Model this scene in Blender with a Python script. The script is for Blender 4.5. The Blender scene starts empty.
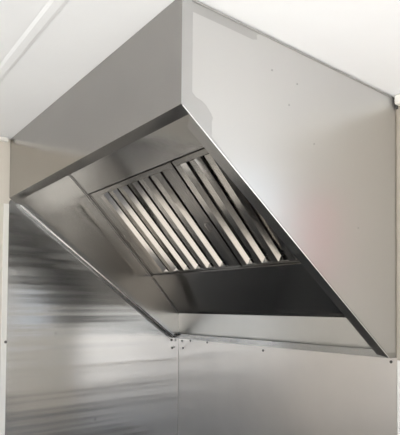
import bpy, bmesh, math
from mathutils import Vector, Matrix
S = bpy.context.scene
C = S.collection
Z0 = 1.35                 # height of the hood's lower back edge above the floor
W = 1.538                 # hood width along the back wall (towards -X)
D, H1, H2 = 0.9676, 0.7127, 1.0
CEIL = Z0 + H2

# ------------------------------------------------------------------ materials
def new_mat(name):
    m = bpy.data.materials.new(name); m.use_nodes = True
    nt = m.node_tree
    return m, nt, nt.nodes['Principled BSDF']

def metal(name, col=(.60, .585, .565), rough=.25, stretch=(1, 1, 1), bump=.02, fine=.01, rvar=.08, stain=.06, wave=2.2, metallic=1.0):
    m, nt, b = new_mat(name); N = nt.nodes; K = nt.links
    b.inputs['Metallic'].default_value = metallic
    tc = N.new('ShaderNodeTexCoord')
    mp = N.new('ShaderNodeMapping'); mp.inputs['Scale'].default_value = stretch
    K.new(tc.outputs['Object'], mp.inputs['Vector'])
    n1 = N.new('ShaderNodeTexNoise'); n1.inputs['Scale'].default_value = wave; n1.inputs['Detail'].default_value = 2
    K.new(mp.outputs[0], n1.inputs['Vector'])
    n2 = N.new('ShaderNodeTexNoise'); n2.inputs['Scale'].default_value = 60; n2.inputs['Detail'].default_value = 4
    K.new(mp.outputs[0], n2.inputs['Vector'])
    n3 = N.new('ShaderNodeTexNoise'); n3.inputs['Scale'].default_value = 4; n3.inputs['Detail'].default_value = 5
    K.new(tc.outputs['Object'], n3.inputs['Vector'])
    # faint smudges in the colour
    r = N.new('ShaderNodeMapRange'); r.inputs['From Min'].default_value = .3; r.inputs['From Max'].default_value = .7
    r.inputs['To Min'].default_value = 1 - stain; r.inputs['To Max'].default_value = 1
    K.new(n3.outputs['Fac'], r.inputs['Value'])
    mx = N.new('ShaderNodeMix'); mx.data_type = 'RGBA'; mx.blend_type = 'MULTIPLY'; mx.inputs['Factor'].default_value = 1
    mx.inputs['A'].default_value = (*col, 1); K.new(r.outputs[0], mx.inputs['B'])
    K.new(mx.outputs['Result'], b.inputs['Base Color'])
    r2 = N.new('ShaderNodeMapRange'); r2.inputs['To Min'].default_value = rough - rvar; r2.inputs['To Max'].default_value = rough + rvar
    K.new(n2.outputs['Fac'], r2.inputs['Value']); K.new(r2.outputs[0], b.inputs['Roughness'])
    b1 = N.new('ShaderNodeBump'); b1.inputs['Strength'].default_value = 1; b1.inputs['Distance'].default_value = bump
    K.new(n1.outputs['Fac'], b1.inputs['Height'])
    b2 = N.new('ShaderNodeBump'); b2.inputs['Strength'].default_value = 1; b2.inputs['Distance'].default_value = fine * .01
    K.new(n2.outputs['Fac'], b2.inputs['Height']); K.new(b1.outputs[0], b2.inputs['Normal'])
    K.new(b2.outputs[0], b.inputs['Normal'])
    return m

def plain(name, col, rough=.6, metallic=0, var=.04, scale=3, coat=0):
    m, nt, b = new_mat(name); N = nt.nodes; K = nt.links
    tc = N.new('ShaderNodeTexCoord')
    n = N.new('ShaderNodeTexNoise'); n.inputs['Scale'].default_value = scale; n.inputs['Detail'].default_value = 4
    K.new(tc.outputs['Object'], n.inputs['Vector'])
    cr = N.new('ShaderNodeMix'); cr.data_type = 'RGBA'
    cr.inputs['A'].default_value = (*[c * (1 - var) for c in col], 1); cr.inputs['B'].default_value = (*[min(1, c * (1 + var)) for c in col], 1)
    K.new(n.outputs['Fac'], cr.inputs['Factor']); K.new(cr.outputs['Result'], b.inputs['Base Color'])
    b.inputs['Roughness'].default_value = rough; b.inputs['Metallic'].default_value = metallic
    b.inputs['Coat Weight'].default_value = coat
    return m

M = dict(
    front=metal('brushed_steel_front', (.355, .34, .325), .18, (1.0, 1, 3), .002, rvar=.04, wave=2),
    side=metal('brushed_steel_side', (.50, .495, .49), .34, (1, 1, 1), .002, rvar=.03),
    inner=metal('brushed_steel_inner', (.37, .365, .36), .16, (1, 1, 1), .003, stain=.05, rvar=.04),
    rim=metal('brushed_steel_rim', (.43, .43, .43), .22, (1, 1, 1), .001, fine=0, rvar=.02),
    sheet=metal('brushed_steel_wall_sheet', (.50, .50, .50), .19, (.3, .10, 8), .0045, fine=.01, rvar=.05, wave=1.2),
    back=metal('brushed_steel_back_sheet', (.80, .765, .74), .34, (1.2, 1, 1.2), .003, fine=0, rvar=.02),
    baffle=metal('baffle_steel', (.52, .505, .485), .11, (1, 1, 1), .0006, stain=.05, rvar=.04),
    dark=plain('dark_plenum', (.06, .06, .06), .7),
    liner=metal('brushed_steel_liner', (.42, .405, .385), .21, (1, 1, 1), .003, rvar=.03),
    rail=metal('filter_frame_steel', (.33, .32, .31), .2, (1, 1, 1), .001, rvar=.03),
    film=plain('pale_protective_film', (.58, .575, .57), .33, metallic=.8, var=.03, scale=2.5),
    tape=plain('grey_sealant_smear', (.38, .38, .375), .6, metallic=.3),
    ceil=plain('white_ceiling_panel', (.86, .885, .93), .55),
    cream=plain('cream_wall_panel', (.64, .60, .545), .5),
    hoodback=metal('brushed_steel_hood_back', (.60, .59, .57), .34, (1.2, 1, 1.2), .003, fine=0, rvar=.02),
    tan=plain('tan_wall_panel', (.44, .40, .345), .5),
    white=plain('white_trim_plastic', (.82, .81, .78), .4),
    floor=plain('grey_vinyl_floor', (.22, .215, .21), .5),
    screw=plain('dull_screw_metal', (.12, .115, .11), .45, metallic=.7),
    pale=plain('pale_spot', (.40, .40, .40), .4),
    ground=plain('pale_gravel', (.42, .42, .41), .9, var=.2, scale=20),
    counter=plain('dark_unseen_metal', (.15, .148, .145), .35, metallic=.3),
    polish=plain('pale_highlight_steel', (.95, .95, .95), .3, metallic=.6),
    seam=plain('grey_joint_sealant', (.16, .16, .155), .4, metallic=.5),
    red=plain('red_reflection_paint', (.55, .10, .15), .5),
)

# ------------------------------------------------------------------ geometry helpers
class MB:
    def __init__(s): s.bm = bmesh.new()
    def prism(s, poly, vec):
        """solid made by pushing a polygon of 3-D points along vec"""
        vec = Vector(vec); a = [s.bm.verts.new(Vector(p)) for p in poly]; b = [s.bm.verts.new(Vector(p) + vec) for p in poly]
        s.bm.faces.new(a); s.bm.faces.new(b[::-1]); n = len(a)
        for i in range(n): s.bm.faces.new((a[i], b[i], b[(i + 1) % n], a[(i + 1) % n]))
        return s
    def box(s, a, b):
        (x0, y0, z0), (x1, y1, z1) = a, b
        return s.prism([(x0, y0, z0), (x1, y0, z0), (x1, y1, z0), (x0, y1, z0)], (0, 0, z1 - z0))
    def cyl(s, c, axis, r, h, n=20):
        axis = Vector(axis).normalized(); t = axis.orthogonal().normalized(); u = axis.cross(t)
        return s.prism([Vector(c) + r * (math.cos(k * math.tau / n) * t + math.sin(k * math.tau / n) * u) for k in range(n)], axis * h)
    def tube(s, pts, r, n=10):
        pts = [Vector(p) for p in pts]; rings = []
        for i, p in enumerate(pts):
            d = (pts[min(i + 1, len(pts) - 1)] - pts[max(i - 1, 0)]).normalized()
            t = d.cross(Vector((.31, .2, .93))).normalized(); u = d.cross(t)
            rings.append([s.bm.verts.new(p + r * (math.cos(k * math.tau / n) * t + math.sin(k * math.tau / n) * u)) for k in range(n)])
        for a, b in zip(rings, rings[1:]):
            for k in range(n): s.bm.faces.new((a[k], a[(k + 1) % n], b[(k + 1) % n], b[k]))
        s.bm.faces.new(rings[0][::-1]); s.bm.faces.new(rings[-1]); return s
    def build(s, name, mat, parent=None, bevel=0, shift=None, smooth=False):
        bmesh.ops.recalc_face_normals(s.bm, faces=s.bm.faces)
        me = bpy.data.meshes.new(name)
        off = Vector(shift) if shift else Vector((0, 0, 0))
        bmesh.ops.translate(s.bm, verts=s.bm.verts, vec=-off)
        s.bm.to_mesh(me); s.bm.free()
        if smooth:
            for p in me.polygons: p.use_smooth = True
        me.materials.append(mat)
        o = bpy.data.objects.new(name, me); C.objects.link(o)
        if parent: o.parent = parent
        else: o.location = off
        if bevel:
            md = o.modifiers.new('bevel', 'BEVEL'); md.width = bevel; md.segments = 2; md.limit_method = 'ANGLE'
            wn = None
        return o

def tag(o, label=None, cat=None, group=None, kind=None):
    if label: o['label'] = label
    if cat: o['category'] = cat
    if group: o['group'] = group
    if kind: o['kind'] = kind
    return o
def thing(name, loc, label, cat, group=None):
    o = bpy.data.objects.new(name, None); C.objects.link(o); o.location = loc; o.empty_display_size = .1
    return tag(o, label, cat, group)

# ------------------------------------------------------------------ the room (a small catering unit)
XR, YF = -3.7, 2.9        # right wall and the wall behind the camera
def struct(name, mb, mat, bevel=0): return tag(mb.build(name, mat, bevel=bevel), kind='structure')
struct('floor', MB().box((XR - .1, -.1, -.05), (.1, YF + .1, 0)), M['floor'])
struct('ceiling', MB().box((XR - .1, -.1, CEIL + .001), (.1, YF + .1, CEIL + .06)), M['ceil'])
struct('wall_left', MB().box((.004, -.1, 0), (.1, YF + .1, CEIL)), M['cream'])
wb = MB(); wx0, wx1, wz0, wz1 = -3.5, -2.27, 1.4, 2.28
wb.box((wx1, -.1, 0), (.003, -.004, CEIL)); wb.box((XR - .1, -.1, 0), (wx0, -.004, CEIL)); wb.box((wx0, -.1, 0), (wx1, -.004, wz0)); wb.box((wx0, -.1, wz1), (wx1, -.004, CEIL))
struct('wall_back', wb, M['tan'])
struct('red_reflection_panel', MB().box((-2.02, -.004, Z0 + .25), (-1.90, 0, Z0 + .68)), M['red'])  # unseen red panel, added for a reddish reflection in the side film
# right wall with a doorway, wall behind the camera with a long serving hatch
wr = MB(); y0, y1, zt = .25, 2.3, 1.75
wr.box((XR - .1, -.004, 0), (XR, y0, CEIL)); wr.box((XR - .1, y1, 0), (XR, YF, CEIL)); wr.box((XR - .1, y0, zt), (XR, y1, CEIL))
wr.box((XR - .1, y0, 0), (XR, y1, .64))
struct('wall_right', wr, M['cream'])
wf = MB(); x0, x1, zb, zc = -3.66, -.5, .85, 2.05
wf.box((XR, YF, 0), (.003, YF + .1, zb)); wf.box((XR, YF, zc), (.003, YF + .1, CEIL)); wf.box((XR, YF, zb), (x0, YF + .1, zc)); wf.box((x1, YF, zb), (.003, YF + .1, zc))
struct('wall_front', wf, M['cream'])
# ceiling joint cover strip, junction trims
struct('trim_1', MB().prism([(XR, 1.175, CEIL), (XR, 1.185, CEIL - .0025), (XR, 1.205, CEIL - .0025), (XR, 1.215, CEIL)], (-XR, 0, 0)), M['ceil'])
struct('trim_2', MB().box((-.022, D + .012, CEIL - .02), (.003, YF, CEIL)), M['white'], .004)
struct('trim_3', MB().box((XR, -.003, CEIL - .035), (-W - .012, .03, CEIL)), M['white'], .004)
struct('dark_reflection_strip', MB().box((XR, .01, 0), (XR + .012, YF, .55)), M['counter'])  # unseen dark strip, added to darken the low reflections in the left sheet
struct('ground', MB().box((-30, -30, -.6), (30, 30, -.55)), M['ground'])

# ------------------------------------------------------------------ steel cladding sheets
t = thing('steel_wall_sheet', (0, .48, 0), 'shiny brushed stainless steel sheet on the left wall, with pale horizontal reflections', 'wall panel')
def part(mb, name, mat, parent, bevel=0, **k): return mb.build(name, mat, parent, bevel, shift=parent.location, **k)
part(MB().prism([(.0035, 0, .02), (.0035, D, .02), (.0035, D, Z0 + H1 - .02), (.0035, 0, Z0 + H1 - .02)], (-.0035, 0, 0)), 'sheet', M['sheet'], t)
part(MB().box((-.003, D, .02), (.0035, D + .024, Z0 + H1 - .03)), 'edge_strip', M['white'], t, .001)
for (y, z) in ((.972, .015), (.045, -.06), (.05, -.012), (.52, -.42), (.735, .05)):
    part(MB().cyl((.001, y, Z0 + z), (-1, 0, 0), .007, .0045 if y < .3 or y > .9 else .0015), 'screw', M['screw' if y < .3 or y > .9 else 'rim'], t, .0005)
t = thing('steel_wall_sheet', (-W / 2, 0, 0), 'dull brushed steel sheet on the back wall below the hood', 'wall panel')
part(MB().box((-W - .002, -.0038, .02), (-.0015, -.0004, Z0 - .001)), 'sheet', M['back'], t)
for (x, z) in ((-.037, -.017), (-.05, -.06), (-.13, -.012), (-.30, -.012), (-.775, -.025), (-1.515, -.018)):
    part(MB().cyl((x, -.001, Z0 + z), (0, 1, 0), .006, .004), 'screw', M['screw'], t, .001)
# vertical joint strip at the right-hand end of the steel
tag(MB().box((-W - .024, -.003, .02), (-W - .006, .004, Z0 - .01)).build('joint_strip', M['white'], bevel=.001), 'narrow white vertical joint strip at the right end of the back wall sheet', 'trim')

# ------------------------------------------------------------------ the hood
hood = thing('extraction_hood', (-W / 2, D / 2, Z0), 'large wedge-shaped stainless steel kitchen extraction hood fixed in the corner under the ceiling', 'extractor hood')
def P(x, y, z): return (x, y, Z0 + z)
T = .0016
prof = [(.002, 0), (.045, 0), (D, H1), (D, H2), (.002, H2)]
o = part(MB().prism([P(-W, y, z) for y, z in prof], (T, 0, 0)), 'side_panel', M['side'], hood); o['label'] = 'large outer side panel, smooth and pale'
part(MB().prism([P(-.0025, y, z) for y, z in prof], (-T, 0, 0)), 'side_panel', M['liner'], hood)
part(MB().box(P(-W + T, D - T, H1), P(-.0025 - T, D, H2)), 'front_panel', M['front'], hood)
part(MB().box(P(-W + T, .002, 0), P(-.0025 - T, .002 + T, H2 - .01)), 'back_panel', M['hoodback'], hood)
# frame directions of the sloping opening
u = Vector((0, .045 - D, -H1)).normalized(); n = Vector((0, -H1, D - .045)).normalized()     # along the slope, into the hood
LEN = math.hypot(D - .045, H1)
def Q(x, s, d=0): v = Vector(P(x, D, H1)) + u * s + n * d; return v
# front rim: flat return flange with an upturned hem
r = MB(); fw = .053
r.prism([P(-W + T, D - T, H1), P(-W + T, D - fw, H1), P(-W + T, D - fw, H1 + .018), P(-W + T, D - fw + T, H1 + .018), P(-W + T, D - fw + T, H1 + T), P(-W + T, D - T, H1 + T)], (W - 2 * T - .0025, 0, 0))
part(r, 'front_rim', M['rim'], hood)
# side rims along the slope
rw = .045
for sx, x in ((1, -W + T), (-1, -.0025 - T)):
    r = MB()
    a = [Q(x, .034), Q(x + sx * rw, .062), Q(x + sx * rw, LEN - .022), Q(x, LEN - .002)]
    r.prism(a, n * T)
    r.prism([Q(x + sx * rw, .066, T), Q(x + sx * rw, LEN - .03, T), Q(x + sx * rw, LEN - .03, .018), Q(x + sx * rw, .066, .018)], (-sx * T, 0, 0))
    part(r, 'side_rim', M['rim'], hood)
# hem along the outer panel's lower edge, edge highlight painted as near-white
part(MB().tube([Q(-W, .004), Q(-W, LEN - .002)], .0016, 12), 'highlight_hem', M['polish'], hood, smooth=True)['label'] = 'lower hem with the edge highlight in its pale colour'
xi = -.0025 - T - rw
part(MB().tube([Q(xi + .018, .055, -.001), Q(xi + .018, LEN - .02, -.001)], .0018, 8), 'highlight_bead', M['polish'], hood, smooth=True)  # added bead, the rim's bright line put into its pale colour
# left hand rim carries a thin mounting angle against the wall
part(MB().prism([Q(-.0022, .01, -.001), Q(-.0022, LEN - .01, -.001), Q(-.0022, LEN - .01, -.014), Q(-.0022, .01, -.014)], (-T, 0, 0)), 'mounting_angle', M['rim'], hood)
# grease channel along the back edge
g = MB(); cw, ch = .042, .028
x0 = -W + T + .002; yy = .002 + T
g.prism([P(x0, yy, .0), P(x0, cw, .0), P(x0, cw, ch), P(x0, cw - T, ch), P(x0, cw - T, T), P(x0, yy, T)], (W - .012, 0, 0))
part(g, 'grease_channel', M['rim'], hood)
# inner lining: profile points (y, z)
A0, A1 = (.800, .995), (.5875, .790)
B0, B1 = Vector((0, .577, Z0 + .781)), Vector((0, .187, Z0 + .362))
C0, C1 = (.183, .358), (.0045, .148)
def strip(p, q, x0, x1, th):
    a, b = Vector(P(0, *p)), Vector(P(0, *q)); d = (b - a).normalized(); m = Vector((0, d.z, -d.y))   # towards the room side
    if m.y < 0: m = -m
    return MB().prism([a + Vector((x0, 0, 0)), b + Vector((x0, 0, 0)), b + Vector((x1, 0, 0)), a + Vector((x1, 0, 0))], -m * th)
XA, XB = -W + 2 * T, -.0045
part(strip(A0, A1, XA, XB, T), 'upper_lining', M['inner'], hood)
part(strip(C0, C1, XA, XB, T), 'lower_lining', M['inner'], hood)
fu = (B1 - B0).normalized(); fn = Vector((0, -fu.z, fu.y))       # down the filter slope; fn points to the room side
if fn.y < 0: fn = -fn
FL = (B1 - B0).length
def F(x, s, d=0): return Vector((x, 0, 0)) + B0 + fu * s + fn * d
# rails that hold the filters, top and bottom
r = MB().prism([F(XA, -.012, -.05), F(XA, -.012, -.004), F(XA, -.009, -.004), F(XA, -.009, -.05)], (XB - XA, 0, 0))
part(r, 'filter_rail', M['inner'], hood)
r = MB().prism([F(XA, FL - .012, -.03), F(XA, FL - .012, .008), F(XA, FL + .004, .008), F(XA, FL + .004, .006), F(XA, FL - .010, .006), F(XA, FL - .010, -.03)], (XB - XA, 0, 0))
part(r, 'filter_rail', M['inner'], hood)
# folded joint where the lining meets the left side
b = MB(); pts = [P(0, .74, .937), P(0, *A1), B0, B1, P(0, *C0), P(0, *C1)]
b.tube([Vector(q) + Vector((-.004, .003, -.003)) for q in pts], .0025)
part(b, 'joint_seam', M['seam'], hood)
# dark duct box behind the filters
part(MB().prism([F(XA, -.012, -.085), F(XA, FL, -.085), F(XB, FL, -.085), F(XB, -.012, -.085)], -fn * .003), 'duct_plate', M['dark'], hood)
# small rivets and the pale film on the outer side
film = MB().prism([P(-W - .0001, y, z) for y, z in [(.936, .965), (.936, .752), (.925, .742), (.905, .737), (.89, .728), (.875, .712), (.868, .700), (.872, .690), (.872, .650), (.80, .590), (.062, .022), (.01, .02), (.01, .99), (.70, .992), (.715, .985), (.712, .972), (.73, .966), (.82, .966)]], (-.0003, 0, 0))
o = part(film, 'protective_film', M['film'], hood); o['label'] = 'pale protective film left on the outer side panel'
for (y, z) in ((.652, .901), (.545, .891), (.58, .815), (.466, .719), (.236, .471)):
    part(MB().cyl(P(-W - .0003, y, z), (-1, 0, 0), .003, .0012, 12), 'rivet', M['pale'], hood)
part(MB().tube([P(-W - .0012, .03, .9955), P(-W - .0012, D - .03, .9955)], .0026), 'sealant_bead', M['tape'], hood)
tag(MB().prism([P(-W - .001, .0, .955), P(-W - .001, .012, .962), P(-W - .001, .016, .985), P(-W - .001, .0, .992)], (-.009, 0, 0)).build('dark_gap', M['dark'], bevel=.002), 'small shaded gap at the ceiling corner beside the hood, painted black', 'filler')  # black solid standing for the shade in the corner gap

# ------------------------------------------------------------------ baffle filters
def make_filter(xl, xr, centres, label, handles):
    f = thing('baffle_filter', F((xl + xr) / 2, FL, 0), label, 'grease filter', 'baffle filters inside the hood')
    s0, s1 = -.004, FL - .014; th = .0012
    rail = .024
    fr = MB()
    for a, b in ((s0, s0 + rail), (s1 - rail * .55, s1)):        # top and bottom rail
        fr.prism([F(xl, a, -.004), F(xl, b, -.004), F(xr, b, -.004), F(xr, a, -.004)], -fn * .04)
    la, lb = centres[0] + .060, centres[-1] - .048
    for a, b in ((xl, la), (lb, xr)):
        if a - b < .012: continue
        fr.prism([F(a, s0 + rail, -.004), F(a, s1 - rail * .55, -.004), F(b, s1 - rail * .55, -.004), F(b, s0 + rail, -.004)], -fn * .04)
    part(fr, 'frame', M['rail'], f, .0015)
    for a, b in [q for q in ((xl, la), (lb, xr)) if q[0] - q[1] > .012]:   # raised fold along each side rail
        m = (a * .35 + b * .65)
        part(MB().prism([F(m, s0 + .004, -.003), F(m, s1, -.003), F(m - .004, s1, -.003), F(m - .004, s0 + .004, -.003)], -fn * .003), 'rail_fold', M['rim'], f)
    p0, p1 = s0 + rail, s1 - rail * .5
    for c in centres:
        b = MB()
        # front channel: flat face, slanted lip towards the right, short lip to the left
        pr = [(c + .049, -.026), (c + .051, -.002), (c + .014, -.002), (c + .001, -.022)]
        inner = [(x, d - th * 1.2) for x, d in pr]
        poly = pr + inner[::-1]
        b.prism([F(x, p0, d) for x, d in poly], fu * (p1 - p0))
        part(b, 'baffle', M['baffle'], f)
        b = MB()
        pr = [(c + .002, -.034), (c - .004, -.056), (c - .046, -.056), (c - .050, -.034)]
        inner = [(x, d - th) for x, d in pr]
        b.prism([F(x, p0, d) for x, d in pr + inner[::-1]], fu * (p1 - p0))
        part(b, 'rear_baffle', M['baffle'], f)
    for hx, hs in handles:
        pts = [F(hx, hs, -.004), F(hx, hs + .002, .004), F(hx, hs + .006, .007), F(hx, hs + .040, .007), F(hx, hs + .044, .004), F(hx, hs + .046, -.004)]
        part(MB().tube(pts, .0025), 'handle', M['baffle'], f, smooth=True)
    return f
make_filter(-.008, -.834, [-.172 - .105 * k for k in range(6)], 'baffle filter at the left end of the hood, nearest the steel wall', [(-.06, .27), (-.80, .30)])
make_filter(-.848, -1.53, [-.904 - .103 * k for k in range(6)], 'baffle filter at the right, partly hidden by the side rim of the hood', [])

# unseen dark counter, added under the hood to darken the steel's reflections
ct = thing('unseen_counter', (-W / 2 - .02, .34, 0), 'dark low counter, unseen, added under the hood to darken the steel reflections', 'counter')
part(MB().box((-W - .04, .02, .09), (-.02, .90, .64)), 'body', M['counter'], ct, .004)
part(MB().box((-W - .05, .01, .64), (-.01, .94, .68)), 'worktop', M['counter'], ct, .004)
for i in range(3):
    a = -.04 - i * .5
    d = part(MB().box((a - .48, .90, .14), (a, .918, .61)), 'door', M['counter'], ct, .003)
    h = MB().tube([(a - .38, .916, .56), (a - .38, .945, .56), (a - .10, .945, .56), (a - .10, .916, .56)], .007).build('handle', M['rim'], d, shift=ct.location)
for x in (-W, -.08):
    for y in (.06, .86): part(MB().cyl((x, y, 0), (0, 0, 1), .02, .09), 'leg', M['rim'], ct)

# ------------------------------------------------------------------ light
w = bpy.data.worlds.new('overcast_sky'); S.world = w; w.use_nodes = True
bg = w.node_tree.nodes['Background']; bg.inputs[0].default_value = (.83, .92, 1.03, 1); 
wn = w.node_tree.nodes; wk = w.node_tree.links      # dim along the horizon, bright cloud overhead
wt = wn.new('ShaderNodeTexCoord'); wx = wn.new('ShaderNodeSeparateXYZ'); wr_ = wn.new('ShaderNodeMapRange')
wr_.inputs['From Min'].default_value = .05; wr_.inputs['From Max'].default_value = .4; wr_.inputs['To Min'].default_value = 3.0; wr_.inputs['To Max'].default_value = 6.9
wk.new(wt.outputs['Generated'], wx.inputs[0]); wk.new(wx.outputs['Z'], wr_.inputs['Value']); wk.new(wr_.outputs[0], bg.inputs[1])
sun = bpy.data.lights.new('sun', 'SUN'); sun.energy = 62; sun.angle = math.radians(1.5); sun.color = (1, .93, .82)
so = bpy.data.objects.new('sun', sun); C.objects.link(so); so.location = (-2, 6, 5)
so.rotation_euler = Vector((-.02, -1.0, -.74)).to_track_quat('-Z', 'Y').to_euler()
def portal(name, loc, rot, sx, sy):
    l = bpy.data.lights.new(name, 'AREA'); l.shape = 'RECTANGLE'; l.size = sx; l.size_y = sy; l.cycles.is_portal = True
    o = bpy.data.objects.new(name, l); C.objects.link(o); o.location = loc; o.rotation_euler = rot
portal('hatch_daylight', (-2.08, YF + .05, 1.45), (math.radians(-90), 0, 0), 3.16, 1.2)
portal('side_daylight', (-2.885, -.06, 1.84), (math.radians(90), 0, 0), 1.23, .88)
portal('window_daylight', (XR - .05, 1.275, 1.195), (0, math.radians(-90), 0), 1.11, 2.05)

# ------------------------------------------------------------------ camera
cam = bpy.data.cameras.new('camera'); co = bpy.data.objects.new('camera', cam); C.objects.link(co); S.camera = co
p = (-2.6340, 1.6600, .1916, .8426, .0259, .0055, 502.2656, 63.1708, 76.1692)
a, b, c = p[3:6]
f = Vector((math.cos(b) * math.sin(a), -math.cos(b) * math.cos(a), math.sin(b)))
r = Vector((-math.cos(a), -math.sin(a), 0)); uu = r.cross(f)
r2 = r * math.cos(c) + uu * math.sin(c); u2 = -r * math.sin(c) + uu * math.cos(c)
co.matrix_world = Matrix.Translation((p[0], p[1], p[2] + Z0)) @ Matrix((r2, u2, -f)).transposed().to_4x4()
cam.sensor_width = 36; cam.lens = p[6] * 36 / 435; cam.shift_x = -p[7] / 435; cam.shift_y = p[8] / 435
cam.clip_start = .05
S.view_settings.view_transform = 'Standard'; S.view_settings.look = 'None'; S.view_settings.gamma = 1
S.view_settings.use_curve_mapping = False; S.view_settings.exposure = -0.86
S.cycles.use_denoising = True
S.cycles.denoising_prefilter = 'ACCURATE'
S.cycles.sample_clamp_indirect = 12
S.cycles.blur_glossy = 0.3
